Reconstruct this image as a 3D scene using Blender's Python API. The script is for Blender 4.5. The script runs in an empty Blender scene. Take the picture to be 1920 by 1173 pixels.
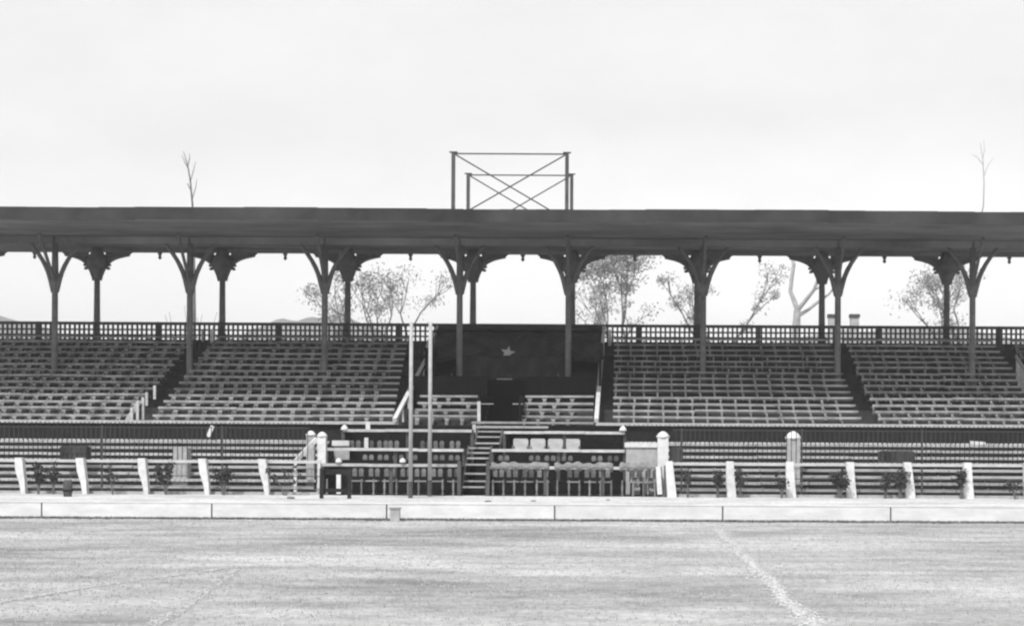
import bpy, math, random
from mathutils import Vector, Matrix
R = math.radians
random.seed(7)
sc = bpy.context.scene
COL = sc.collection

# ------------------------------------------------------------------ camera, sky, sun, exposure
F, VX, VY, TH, ZC = 3240.0, 1163.0, 800.0, 0.0052, 2.41
cam_d = bpy.data.cameras.new("camera"); cam = bpy.data.objects.new("camera", cam_d); COL.objects.link(cam)
cam.matrix_world = Matrix.Translation((0, 0, ZC)) @ Matrix.Rotation(math.pi/2, 4, 'X') @ Matrix.Rotation(TH, 4, 'Z')
cam_d.sensor_width = 36; cam_d.lens = 36*F/1920
cam_d.shift_x = -(VX-960)/1920; cam_d.shift_y = (VY-586.5)/1920
cam_d.clip_start = 0.5; cam_d.clip_end = 6000
sc.camera = cam
SUN_EL, SUN_AZ = R(52), R(24)        # sun behind the camera, to the left
sx, sy, sz = -math.sin(SUN_AZ)*math.cos(SUN_EL), -math.cos(SUN_AZ)*math.cos(SUN_EL), math.sin(SUN_EL)
w = bpy.data.worlds.new("World"); sc.world = w; w.use_nodes = True
nt = w.node_tree; nt.nodes.clear()
sky = nt.nodes.new('ShaderNodeTexSky'); sky.sky_type = 'NISHITA'; sky.sun_disc = False
sky.sun_elevation = SUN_EL; sky.sun_rotation = math.atan2(sx, sy)
sky.dust_density = 1.5; sky.air_density = 1.2; sky.altitude = 0
bw = nt.nodes.new('ShaderNodeRGBToBW'); bg = nt.nodes.new('ShaderNodeBackground'); wo = nt.nodes.new('ShaderNodeOutputWorld')
nt.links.new(sky.outputs[0], bw.inputs[0])
# thin streaky cloud over the whole sky
tc = nt.nodes.new('ShaderNodeTexCoord'); mp = nt.nodes.new('ShaderNodeMapping'); mp.inputs['Scale'].default_value = (1, 1, 2.2)
nz = nt.nodes.new('ShaderNodeTexNoise'); nz.inputs['Scale'].default_value = 9; nz.inputs['Detail'].default_value = 8; nz.inputs['Roughness'].default_value = .62
rg = nt.nodes.new('ShaderNodeMapRange'); rg.inputs[1].default_value = .3; rg.inputs[2].default_value = .7; rg.inputs[3].default_value = .96; rg.inputs[4].default_value = 1.04
mu = nt.nodes.new('ShaderNodeMath'); mu.operation = 'MULTIPLY'
nt.links.new(tc.outputs['Generated'], mp.inputs[0]); nt.links.new(mp.outputs[0], nz.inputs[0]); nt.links.new(nz.outputs[0], rg.inputs[0])
ov = nt.nodes.new('ShaderNodeMath'); ov.operation = 'MAXIMUM'; ov.inputs[1].default_value = 4.4   # thin bright overcast veil
nt.links.new(bw.outputs[0], ov.inputs[0]); nt.links.new(ov.outputs[0], mu.inputs[0]); nt.links.new(rg.outputs[0], mu.inputs[1])
nt.links.new(mu.outputs[0], bg.inputs[0]); bg.inputs[1].default_value = 0.15
nt.links.new(bg.outputs[0], wo.inputs[0])
sd = bpy.data.lights.new("sun", 'SUN'); sd.energy = 2.7; sd.angle = R(0.6); sd.color = (1, 1, 1)
so = bpy.data.objects.new("sun", sd); COL.objects.link(so)
so.rotation_euler = Vector((sx, sy, sz)).to_track_quat('Z', 'Y').to_euler()
sc.view_settings.view_transform = 'Standard'; sc.view_settings.look = 'None'
sc.view_settings.exposure = 0.5; sc.view_settings.gamma = 1
sc.cycles.filter_width = 2.3
sc.cycles.max_bounces = 6; sc.cycles.diffuse_bounces = 4
sc.cycles.sample_clamp_indirect = 4

# ------------------------------------------------------------------ helpers
def P(px, py, D):                      # photo pixel at a distance D in front of the camera -> real point
    x = px + (py-VY)*TH; y = py - (px-VX)*TH
    return Vector(((x-VX)*D/F, D, ZC + (VY-y)*D/F))
def XX(px, D, py=800): return P(px, py, D).x
def ZZ(py, D, px=VX): return P(px, py, D).z

def mat(name, v, rough=.85, amt=.25, scale=3.0, stretch=(1, 1, 1), rnd=0.0, detail=5, bump=0.0, lo=None):
    m = bpy.data.materials.new(name); m.use_nodes = True; t = m.node_tree; b = t.nodes['Principled BSDF']
    b.inputs['Roughness'].default_value = rough
    b.inputs['Specular IOR Level'].default_value = .25
    tc = t.nodes.new('ShaderNodeTexCoord'); mp = t.nodes.new('ShaderNodeMapping'); mp.inputs['Scale'].default_value = stretch
    n = t.nodes.new('ShaderNodeTexNoise'); n.inputs['Scale'].default_value = scale; n.inputs['Detail'].default_value = detail; n.inputs['Roughness'].default_value = .65
    r = t.nodes.new('ShaderNodeMapRange'); r.inputs[1].default_value = .28; r.inputs[2].default_value = .72
    r.inputs[3].default_value = v*(1-amt) if lo is None else lo; r.inputs[4].default_value = v*(1+amt)
    t.links.new(tc.outputs['Object'], mp.inputs[0]); t.links.new(mp.outputs[0], n.inputs[0]); t.links.new(n.outputs[0], r.inputs[0])
    out = r.outputs[0]
    if rnd:
        oi = t.nodes.new('ShaderNodeObjectInfo'); r2 = t.nodes.new('ShaderNodeMapRange'); r2.inputs[3].default_value = 1-rnd; r2.inputs[4].default_value = 1+rnd
        mm = t.nodes.new('ShaderNodeMath'); mm.operation = 'MULTIPLY'
        t.links.new(oi.outputs['Random'], r2.inputs[0]); t.links.new(out, mm.inputs[0]); t.links.new(r2.outputs[0], mm.inputs[1]); out = mm.outputs[0]
    t.links.new(out, b.inputs['Base Color'])
    if bump:
        bp = t.nodes.new('ShaderNodeBump'); bp.inputs['Strength'].default_value = bump; bp.inputs['Distance'].default_value = .03
        t.links.new(n.outputs[0], bp.inputs['Height']); t.links.new(bp.outputs[0], b.inputs['Normal'])
    return m
M = dict(
    chairback=mat('faded_chair_paint', .12, .8, .4, 4, rnd=.5),
    panel=mat('tarred_boards', .010, .9, .6, 4, (6, 1, .4)),
    balu=mat('worn_balusters', .15, .8, .4, 4, rnd=.25),
    palepost=mat('weathered_white_paint', .36, .6, .2, 4),
    white=mat('white_paint', .58, .6, .18, 5, rnd=.06),
    wallpaint=mat('stained_white_paint', .60, .8, .16, 1.4, (1, 1, 3), detail=8, rnd=.04),
    gap=mat('gap_shade_boards', .11, .9, .4, 3),  # board colour carries the shade in gaps between rails and benches
    rail=mat('pale_rail', .44, .8, .2, 2, (1, 3, 3)),
    pale=mat('pale_wood', .42, .8, .3, 4, (1, 3, 3), rnd=.15),
    palegrey=mat('weathered_pale_wood', .30, .85, .35, 4, (1, 3, 3), rnd=.2),
    seat=mat('seat_wood', .25, .8, .5, 1.6, rnd=.3),
    bench=mat('bench_wood', .36, .8, .35, 1.6, (1, 3, 3), rnd=.18),
    deck=mat('shade_toned_deck', .045, .95, .4, 2),  # shade between the seat rows is put into the deck colour
    dark=mat('dark_stain_and_shade', .016, .9, .4, 3),  # dark stain; on front_wall it paints in the shade under the deck edge
    black=mat('black_and_shade', .005, .95, .3, 3),  # shade inside boxes and doorway painted as near-black; plain black on the hoop
    roof=mat('roof_boards', .23, .95, .5, .22, (1, 2, 1), detail=7),
    fascia=mat('dark_fascia', .036, .85, .6, .5, detail=8),
    iron=mat('dark_iron', .07, .7, .35, 3),
    column=mat('painted_column', .17, .7, .3, 3),
    cloth=mat('dark_cloth', .042, .95, .75, 1.0, (1.8, 1, .6), bump=.9),  # dark cloth; tone variation also paints in shading of the folds
    greycloth=mat('grey_cloth', .19, .95, .3, 5),
    leaf=mat('leaf', .24, .8, .6, .35),
    leafdark=mat('shrub_leaf', .045, .8, .5, 6),
    bark=mat('bark', .12, .9, .4, 4),
    palebark=mat('pale_bark', .3, .9, .3, 3),
    stone=mat('grey_plaster', .34, .9, .25, 4),
    hill=mat('hill_scrub', .14, 1, .4, .02),
)

def ground_mat(name, lo, hi, s1, s2, stretch, bump, fine=40.0, fineamt=.25):
    m = bpy.data.materials.new(name); m.use_nodes = True; t = m.node_tree; b = t.nodes['Principled BSDF']
    b.inputs['Roughness'].default_value = .95; b.inputs['Specular IOR Level'].default_value = .1
    tc = t.nodes.new('ShaderNodeTexCoord'); mp = t.nodes.new('ShaderNodeMapping'); mp.inputs['Scale'].default_value = stretch
    t.links.new(tc.outputs['Object'], mp.inputs[0])
    def noise(s, d, src):
        n = t.nodes.new('ShaderNodeTexNoise'); n.inputs['Scale'].default_value = s; n.inputs['Detail'].default_value = d; n.inputs['Roughness'].default_value = .6
        t.links.new(src, n.inputs[0]); return n.outputs[0]
    a = noise(s1, 6, mp.outputs[0]); c = noise(s2, 5, mp.outputs[0]); f = noise(fine, 4, tc.outputs['Object'])
    def mth(op, x, y):
        k = t.nodes.new('ShaderNodeMath'); k.operation = op
        for i, q in enumerate((x, y)):
            if isinstance(q, (int, float)): k.inputs[i].default_value = q
            else: t.links.new(q, k.inputs[i])
        return k.outputs[0]
    mix = mth('ADD', mth('MULTIPLY', a, .62), mth('MULTIPLY', c, .38))
    r = t.nodes.new('ShaderNodeMapRange'); r.inputs[1].default_value = .38; r.inputs[2].default_value = .62; r.inputs[3].default_value = lo; r.inputs[4].default_value = hi
    t.links.new(mix, r.inputs[0])
    r2 = t.nodes.new('ShaderNodeMapRange'); r2.inputs[1].default_value = .35; r2.inputs[2].default_value = .65; r2.inputs[3].default_value = 1-fineamt; r2.inputs[4].default_value = 1+fineamt
    t.links.new(f, r2.inputs[0])
    t.links.new(mth('MULTIPLY', r.outputs[0], r2.outputs[0]), b.inputs['Base Color'])
    bp = t.nodes.new('ShaderNodeBump'); bp.inputs['Strength'].default_value = bump; bp.inputs['Distance'].default_value = .04
    t.links.new(f, bp.inputs['Height']); t.links.new(bp.outputs[0], b.inputs['Normal'])
    return m
M['grass'] = ground_mat('mown_grass', .18, .45, .22, 1.1, (.5, 1, 1), .5, 7, .17)
M['sand'] = ground_mat('pale_sand', .36, .60, .5, 2.6, (.5, 1, 1), .7, 6, .2)
M['dirt'] = ground_mat('dirt', .3, .4, .1, .5, (1, 1, 1), .3, 5, .1)
M['tuft'] = mat('grass_blades', .38, .9, .3, 2)
M['tuftdark'] = mat('rank_grass', .14, .9, .4, 2)

class MB:
    def __init__(s): s.v = []; s.f = []
    def box(s, x0, x1, y0, y1, z0, z1, rot=None, org=None):
        n = len(s.v); pts = [Vector((x, y, z)) for x in (x0, x1) for y in (y0, y1) for z in (z0, z1)]
        if rot is not None:
            o = Vector(org) if org is not None else Vector(((x0+x1)/2, (y0+y1)/2, (z0+z1)/2))
            pts = [rot @ (p-o) + o for p in pts]
        s.v += pts
        s.f += [tuple(n+i for i in q) for q in ((0,1,3,2),(4,6,7,5),(0,4,5,1),(2,3,7,6),(0,2,6,4),(1,5,7,3))]
        return s
    def bar(s, a, b, wd, ht, up=(0, 0, 1)):       # rectangular bar from a to b
        a = Vector(a); b = Vector(b); d = (b-a).normalized(); u = Vector(up)
        if abs(d.dot(u)) > .98: u = Vector((0, 1, 0))
        l = d.cross(u).normalized(); u = l.cross(d).normalized(); n = len(s.v)
        for p in (a, b):
            for i, j in ((-1,-1),(1,-1),(1,1),(-1,1)): s.v.append(p + l*wd/2*i + u*ht/2*j)
        s.f += [(n,n+3,n+2,n+1),(n+4,n+5,n+6,n+7)] + [(n+k, n+(k+1)%4, n+4+(k+1)%4, n+4+k) for k in range(4)]
        return s
    def tube(s, pts, rad, seg=8, cap=True):
        pts = [Vector(p) for p in pts]; n0 = len(s.v)
        if isinstance(rad, (int, float)): rad = [rad]*len(pts)
        ref = None
        for i, p in enumerate(pts):
            d = (pts[min(i+1, len(pts)-1)] - pts[max(i-1, 0)]).normalized()
            if ref is None: ref = d.orthogonal().normalized()
            ref = (ref - d*ref.dot(d)); ref = ref.normalized() if ref.length > 1e-5 else d.orthogonal().normalized()
            q = d.cross(ref)
            for k in range(seg):
                a = 2*math.pi*k/seg; s.v.append(p + (ref*math.cos(a)+q*math.sin(a))*rad[i])
        for i in range(len(pts)-1):
            for k in range(seg):
                a = n0+i*seg+k; b = n0+i*seg+(k+1)%seg; s.f.append((a, b, b+seg, a+seg))
        if cap:
            s.f.append(tuple(n0+k for k in range(seg))[::-1]); e = n0+(len(pts)-1)*seg; s.f.append(tuple(e+k for k in range(seg)))
        return s
    def lathe(s, prof, x=0, y=0, z=0, seg=12):    # prof: (radius, height)
        return s.tube([(x, y, z+h) for r, h in prof], [max(r, .002) for r, h in prof], seg) if False else s._lathe(prof, x, y, z, seg)
    def _lathe(s, prof, x, y, z, seg):
        n0 = len(s.v)
        for r, h in prof:
            for k in range(seg):
                a = 2*math.pi*k/seg; s.v.append(Vector((x+r*math.cos(a), y+r*math.sin(a), z+h)))
        for i in range(len(prof)-1):
            for k in range(seg):
                a = n0+i*seg+k; b = n0+i*seg+(k+1)%seg; s.f.append((a, b, b+seg, a+seg))
        s.f.append(tuple(n0+k for k in range(seg))[::-1]); e = n0+(len(prof)-1)*seg; s.f.append(tuple(e+k for k in range(seg)))
        return s
    def prism(s, poly, y0, y1, org=(0, 0, 0)):    # outline in x,z extruded along y
        n = len(s.v); k = len(poly); o = Vector(org)
        for y in (y0, y1):
            for x, z in poly: s.v.append(o + Vector((x, y, z)))
        s.f.append(tuple(range(n, n+k))); s.f.append(tuple(range(n+2*k-1, n+k-1, -1)))
        for i in range(k): s.f.append((n+i, n+k+i, n+k+(i+1) % k, n+(i+1) % k))
        return s
    def quad(s, c, u, v):
        n = len(s.v); s.v += [c-u-v, c+u-v, c+u+v, c-u+v]; s.f.append((n, n+1, n+2, n+3)); return s
    def tri(s, a, b, c):
        n = len(s.v); s.v += [a, b, c]; s.f.append((n, n+1, n+2)); return s
    def build(s, name, m, parent=None, smooth=False):
        me = bpy.data.meshes.new(name); me.from_pydata([tuple(p) for p in s.v], [], s.f)
        me.materials.append(m); me.update()
        if smooth: me.polygons.foreach_set('use_smooth', [True]*len(me.polygons))
        o = bpy.data.objects.new(name, me); COL.objects.link(o)
        if parent is not None:
            o.parent = parent
        return o
def tag(o, label=None, cat=None, group=None, kind=None):
    if label: o['label'] = label
    if cat: o['category'] = cat
    if group: o['group'] = group
    if kind: o['kind'] = kind
    return o
def thing(name, loc, label, cat, group=None, rz=0):
    o = bpy.data.objects.new(name, None); COL.objects.link(o); o.location = loc; o.rotation_euler.z = rz
    o.empty_display_size = .2
    return tag(o, label, cat, group)
def dup(root, loc, label, group=None, rz=None):
    def cp(o, par):
        c = o.copy(); COL.objects.link(c)
        if par is not None: c.parent = par
        for ch in o.children: cp(ch, c)
        return c
    r = cp(root, None); r.location = loc
    if rz is not None: r.rotation_euler.z = rz
    r['label'] = label
    if group: r['group'] = group
    return r
ORD = ['first', 'second', 'third', 'fourth', 'fifth', 'sixth', 'seventh', 'eighth', 'ninth', 'tenth', 'eleventh', 'twelfth', 'thirteenth', 'fourteenth', 'fifteenth', 'sixteenth']

XL, XR = -31.0, 22.0

# ------------------------------------------------------------------ ground
def sheet(name, x0, x1, y0, y1, z, m, nx=1, ny=1, wob=0.0):
    b = MB()
    for j in range(ny+1):
        for i in range(nx+1):
            x = x0+(x1-x0)*i/nx; y = y0+(y1-y0)*j/ny
            if wob and j == ny: y += random.uniform(-wob, wob)
            b.v.append(Vector((x, y, z)))
    for j in range(ny):
        for i in range(nx):
            a = j*(nx+1)+i; b.f.append((a, a+1, a+nx+2, a+nx+1))
    return tag(b.build(name, m), kind='structure')
sheet('ground', -2500, 2500, -300, 4500, -.012, M['dirt'])
sheet('sand_track', -90, 90, 40, 66, -.004, M['sand'])
sheet('grass_field', -90, 90, -30, 44.3, .004, M['grass'], 400, 1, .05)

# grass growth: tufts over the field in view, ranker along the wall foot
def tufts(name, n, area, hh, m, label):
    b = MB()
    for _ in range(n):
        x, y = area()
        for k in range(3):
            a = random.uniform(0, math.tau); h = hh*random.uniform(.5, 1.3); wdt = hh*random.uniform(.25, .5)
            u = Vector((math.cos(a), math.sin(a), 0))*wdt; lean = Vector((random.uniform(-.5, .5), random.uniform(-.5, .5), 1))*h
            c = Vector((x+random.uniform(-.05, .05), y+random.uniform(-.05, .05), .003))
            b.tri(c-u, c+u, c+lean)
    o = b.build(name, m); return tag(o, label, 'grass', kind='stuff')
def fld():
    y = 19 + 25*random.random()**.8
    return ((0-VX)/F*y-1 + random.random()*(1920/F*y+2), y)
tufts('grass_tufts', 26000, fld, .025, M['tuft'], 'short pale mown grass across the playing field')
def wallfoot():
    x = random.uniform(-17, 12); return (x, 44.24-abs(random.gauss(0, .10+.08*math.sin(x*1.3)**2)))
tufts('rank_grass', 5200, wallfoot, .055, M['tuftdark'], 'darker longer grass along the foot of the low white wall')

def chalk(name, pts, wd, label, dens=1.0, v=.62):
    b = MB(); L = []
    for i in range(len(pts)-1):
        a = Vector(pts[i]); c = Vector(pts[i+1]); n = max(2, int((c-a).length/.12))
        for k in range(n): L.append(a.lerp(c, k/n))
    for k, p in enumerate(L[:-1]):
        d = (L[k+1]-p).normalized(); q = Vector((-d.y, d.x, 0)); ww = wd*(1+.25*math.sin(k*.13)+.15*math.sin(k*.41))
        for _ in range(int(26*dens)):
            o1 = max(-1.3, min(1.3, random.gauss(0, .5)))*ww*.5
            c = p + d*random.uniform(0, .13) + q*(o1+.1*wd*math.sin(k*.17)); c.z = random.uniform(.0075, .0135)
            a = random.uniform(-.6, .6); u = Vector((d.x*math.cos(a)-d.y*math.sin(a), d.x*math.sin(a)+d.y*math.cos(a), 0))
            b.quad(c, u*random.uniform(.02, .05), Vector((-u.y, u.x, 0))*random.uniform(.008, .022))
    o = b.build(name, mat(name+'_lime', v, .9, .22, 7)); return tag(o, label, kind='structure')
chalk('chalk_line', [(2.30, 41.0, 0), (2.36, 19, 0)], .34, 'white chalk foul line running straight away towards the low wall', .8, .58)
chalk('worn_chalk_line', [(-9.6, 20.6, 0), (-8.6, 22.4, 0), (-7.9, 25.2, 0), (-7.2, 27.4, 0), (-6.5, 29.3, 0)], .22, 'faint worn chalk arc at the left of the field', .6, .46)
chalk('worn_chalk_line', [(-5.5, 20.0, 0), (-5.9, 24.5, 0), (-6.4, 28.9, 0)], .20, 'faint worn straight chalk mark meeting the arc at the left', .5, .44)

# far hills
def hill(x0, x1, y, z):
    b = MB(); n = 60
    rows = []
    for j, (dy, s) in enumerate(((-160, 0), (-80, .6), (0, 1.0), (120, 0))):
        row = []
        for i in range(n+1):
            t = i/n; x = x0+(x1-x0)*t
            h = z*(.5-.5*math.cos(math.tau*t))**.6*s*(1+.02*math.sin(t*37)+.012*math.sin(t*91+2)+random.uniform(-.006, .006))
            row.append(len(b.v)); b.v.append(Vector((x, y+dy, h-.5)))
        rows.append(row)
    for r1, r2 in zip(rows, rows[1:]):
        for i in range(n): b.f.append((r1[i], r1[i+1], r2[i+1], r2[i]))
    tag(b.build('hill', M['hill'], smooth=True), kind='structure')
hill(XX(-700, 900), XX(560, 900), 900, ZZ(592, 900, 120))
hill(XX(120, 900), XX(1000, 900), 960, ZZ(590, 960, 540))
hill(XX(900, 900), XX(2700, 900), 1050, ZZ(612, 1050, 1700))

# ------------------------------------------------------------------ low white wall along the field
LW = 44.4
wall = thing('low_wall', (0, LW, 0), 'low white board wall with dark joints running along the edge of the grass', 'wall')
zt = ZZ(947, LW)
seams = [78, 397, 725, 1040, 1355, 1670]
xs = [XX(p, LW, 960) for p in seams]; st = xs[1]-xs[0]
xs = [xs[0]-st*k for k in (4, 3, 2, 1)] + xs + [xs[-1]+st*k for k in (1, 2, 3)]
for a, c in zip(xs, xs[1:]):
    MB().box(a+.02, c-.02, 0, .12, -.02, zt).build('board', M['wallpaint'], wall)
    MB().box(a-.019, a+.019, .01, .13, -.02, zt-.012).build('joint_post', M['iron'], wall)
MB().box(xs[0], xs[-1], -.012, .14, zt+.002, zt+.028).build('coping', M['wallpaint'], wall)

# ------------------------------------------------------------------ grandstand
gs = thing('grandstand', (0, 65, 0), 'long covered wooden grandstand with dark flat roof on two lines of iron columns', 'grandstand')
def gpart(b, name, m, parent=gs, smooth=False, label=None):
    if parent is gs: b.v = [p - Vector((0, 65, 0)) for p in b.v]
    o = b.build(name, m, parent, smooth)
    if label: o['label'] = label
    return o
NR, D0, DD, Z0, DZ = 14, 65.45, .78, 2.02, .268
def tread(i): return Z0 + DZ*i
# stepped deck with an opening where the central steps rise
DOORX = (XX(905, 66.5), XX(975, 66.5))
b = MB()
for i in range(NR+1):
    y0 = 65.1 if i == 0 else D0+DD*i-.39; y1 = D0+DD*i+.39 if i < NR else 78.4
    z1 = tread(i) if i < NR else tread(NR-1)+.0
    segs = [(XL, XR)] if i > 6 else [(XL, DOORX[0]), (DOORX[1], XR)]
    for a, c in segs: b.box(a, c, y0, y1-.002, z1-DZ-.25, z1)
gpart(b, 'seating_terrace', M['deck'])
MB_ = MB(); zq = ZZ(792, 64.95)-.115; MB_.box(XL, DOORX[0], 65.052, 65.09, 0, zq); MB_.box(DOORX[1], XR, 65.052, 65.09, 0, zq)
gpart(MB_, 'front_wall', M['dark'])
b = MB(); b.box(XL, XR, 64.93, 65.07, 2.165, 2.165+.075)
# pale nosing board along the front edge at the eye line
b = MB()
zn = ZZ(792, 64.95)
for a, c in ((XL, XX(742, 65)), (XX(1118, 65), XR)): b.box(a, c, 64.9, 65.05, zn-.11, zn)
gpart(b, 'front_rail', M['pale'])
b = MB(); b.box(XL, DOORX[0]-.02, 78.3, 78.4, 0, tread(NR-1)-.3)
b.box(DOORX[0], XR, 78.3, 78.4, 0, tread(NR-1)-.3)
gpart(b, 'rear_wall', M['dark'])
# railing of thin iron pickets in front of the front wall, with a pale bottom beam
zb = ZZ(831, 64.6); 
for a, c, nm in ((XL, XX(590, 64.6), 0), (XX(1170, 64.6), XR, 1)):
    b = MB(); b.box(a, c, 64.62, 64.72, zb-.07, zb+.07); gpart(b, 'pale_beam', M['white'])
    b = MB(); x = a+.05
    while x < c: b.box(x-.014, x+.014, 64.585, 64.61, zb-.35, zn-.06); x += .165+random.uniform(-.008, .008)
    o = gpart(b, 'picket', M['dark']); o['kind'] = 'stuff'

# rear balustrade: lattice of uprights and rails
RB = 76.3; zr = ZZ(608, RB); zf = tread(NR-1)
bays = []
x = XL
while x < XR-.1: bays.append((x, min(x+5.3, XR))); x += 5.3
for a, c in bays:
    b = MB()
    b.box(a, c, RB-.07, RB+.07, zr-.13, zr)
    gpart(b, 'top_rail', M['iron'])
    b = MB(); h = zr-.13-zf
    for k in (.16, .34, .52): b.box(a, c, RB-.03, RB+.03, zf+h*(1-k)-.035, zf+h*(1-k)+.035)
    n = int((c-a)/.205)
    for k in range(n):
        xx = a+(k+.5)*(c-a)/n+random.uniform(-.012, .012); b.box(xx-.04, xx+.04, RB-.042, RB+.042, zf, zr-.131)
    gpart(b, 'lattice', M['iron'])
    b = MB().box(a+.062, c-.062, RB+.045, RB+.07, zf-.1, ZZ(642, RB)+random.uniform(-.03, .03)); gpart(b, 'kickboard', M['iron'])
    b = MB(); b.box(a-.06, a+.06, RB-.075, RB+.075, zf, zr+.004); gpart(b, 'post', M['iron'])

# columns
DA, DB = 71.6, 77.1
ZRF, ZRR = ZZ(393, 64), ZZ(475, 78.6)           # roof top at the front, underside at the rear
def under(y): return (ZRF-.42) + (ZRR-(ZRF-.42))*(y-64)/(78.6-64)
def curve(a, c, bulge, n=8):
    a = Vector(a); c = Vector(c); k = Vector((bulge[0], 0, bulge[1])); return [a.lerp(c, t/n) + k*math.sin(math.pi*t/n) for t in range(n+1)]
def front_column(x, y):
    zt = under(y); zb = tread(int((y-D0)/DD+.5))
    yj = ZZ(528, y)
    c = MB().lathe([(.20, 0), (.20, .25), (.13, .35), (.125, yj-zb-.3), (.17, yj-zb-.2), (.15, yj-zb-.05), (.12, zt-zb)], x, y-65, zb, 12).build('column', M['column'], gs, True)
    for s in (-1, 1):
        MB().tube([Vector(p)-Vector((0, 65, 0)) for p in curve((x+s*.06, y, yj-.55), (x+s*1.05, y, yj+1.5), (s*-.16, .06))], [.11, .115, .11, .10, .10, .09, .09, .08, .08], 8).build('bracket', M['column'], c, True)
    MB().bar((x, y-65-.1, yj-.1), (x, y-65-2.0, under(y-2)-.05), .1, .12).build('rear_strut', M['column'], c)
def rear_column(x, y):
    zt = under(y); zb = tread(NR-1)
    zc_ = ZZ(520, y)
    c = MB().lathe([(.20, 0), (.20, .9), (.15, 1.0), (.13, zc_-zb-.25), (.2, zc_-zb-.12), (.16, zc_-zb), (.30, zc_-zb+.25), (.46, zc_-zb+.5), (.44, zc_-zb+.72), (.30, zc_-zb+.95), (.26, zt-zb)], x, y-65, zb, 12).build('column', M['column'], gs, True)
    for s in (-1, 1):     # leafy scroll brackets rounding the corners of the opening
        b = MB()
        pts = [Vector(p)-Vector((0, 65, 0)) for p in curve((x+s*.14, y, zc_-.25), (x+s*1.45, y, zt-.30), (s*-.30, .26), 10)]
        b.tube(pts, [.08, .09, .11, .12, .12, .12, .11, .10, .09, .08, .07], 7)
        for (rx, rz, rr, th) in ((.40, .78, .17, .09), (.66, 1.12, .12, .07), (.95, 1.3, .09, .06), (.50, .46, .10, .07)):
            cx, cz = x+s*rx, zc_+rz-.1; n = 9
            b.tube([(cx+rr*math.cos(t*5.2/n+.4)*s*(1-.03*t), y-65, cz+rr*math.sin(t*5.2/n+.4)*(1-.03*t)) for t in range(n+1)], th, 6)
        c2 = [(p.x, p.z) for p in pts[4:]]
        b.prism((c2 + [(c2[-1][0]+s*.35, zt-.02), (c2[0][0], zt-.02)])[::s], y-65-.04, y-65+.04)
        b.build('bracket', M['column'], c, False)
A_px = [862-253*k for k in (5, 4, 3, 2, 1, 0)] + [1066+252.5*k for k in range(5)]
B_px = [887-235*k for k in (6, 5, 4, 3, 2, 1, 0)] + [1073+234*k for k in range(6)]
AX = [XX(p, DA, 560) for p in A_px]; BX = [XX(p, DB, 560) for p in B_px]
for x in AX: front_column(x, DA)
for x in BX: rear_column(x, DB)
for i, (a, c) in enumerate(zip(BX, BX[1:])):     # little pendants hanging mid bay
    m_ = (a+c)/2; zb = ZZ(477, DB)
    MB().lathe([(.02, -.34), (.09, -.25), (.05, -.17), (.1, -.08), (.12, .1)], m_, DB-65, zb, 8).build('pendant', M['column'], gs, True)
b = MB(); zb = ZZ(478, DB)
b.box(XL, XR, DB-.12, DB+.12, zb, under(DB)-.003); gpart(b, 'rear_beam', M['roof'])
b = MB(); b.box(XL, XR, DA-.11, DA+.11, under(DA)-.28, under(DA)-.004); gpart(b, 'front_beam', M['roof'])

# roof
rf = MB()
yf, yr = 64.0, 78.7
rf.v = [Vector(p) for p in ((XL-.5, yf, ZRF-.42), (XR+.5, yf, ZRF-.42), (XR+.5, yr, under(yr)), (XL-.5, yr, under(yr)),
                            (XL-.5, yf, ZRF-.05), (XR+.5, yf, ZRF-.05), (XR+.5, yr, under(yr)+.3), (XL-.5, yr, under(yr)+.3))]
rf.f = [(0,3,2,1),(4,5,6,7),(0,1,5,4),(2,3,7,6),(0,4,7,3),(1,2,6,5)]
roof = gpart(rf, 'roof', M['roof'])
o = MB(); n = 40                                  # slightly sagging fascia board
for i in range(n):
    a = XL-.5+(XR-XL+1)*i/n; c = XL-.5+(XR-XL+1)*(i+1)/n
    s = .03*math.sin(a*.35)+.012*math.sin(a*1.3)
    o.box(a, c, yf-65-.08, yf-65-.003, ZRF-.46+s, ZRF+s*.6)
o.build('fascia', M['fascia'], roof)
# ------------------------------------------------------------------ sign frames on the roof
def roof_frame(D, pl, pr, py, label):
    zt = ZZ(py, D); z0 = ZRF-.06 if D < 70 else under(D)+.3
    xl, xr = XX(pl, D, 330), XX(pr, D, 330); xc = (xl+xr)/2
    t = thing('roof_frame', (xc, D, z0), label, 'frame', 'braced post frames on the roof'); h = zt-z0; hw = (xr-xl)/2
    for s in (-1, 1):
        MB().box(s*hw-.07, s*hw+.07, -.07, .07, -.1, h).build('post', M['iron'], t)
        MB().tube([(s*(hw-.09), 0, h-.08), (-s*(hw-.25), 0, .05)], .028, 6).build('brace', M['iron'], t)
        MB().box(s*hw-.15, s*hw+.15, -.09, .09, h+.003, h+.04).build('post_cap', M['iron'], t)
    MB().box(-hw+.07, hw-.07, -.03, .03, h-.06, h-.01).build('crossbar', M['iron'], t)
roof_frame(66, 850, 1063, 288, 'taller front frame of thin posts and crossed braces above the roof edge')
roof_frame(72.4, 878, 1072, 328, 'lower rear frame of thin posts and crossed braces behind the taller one')

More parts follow.
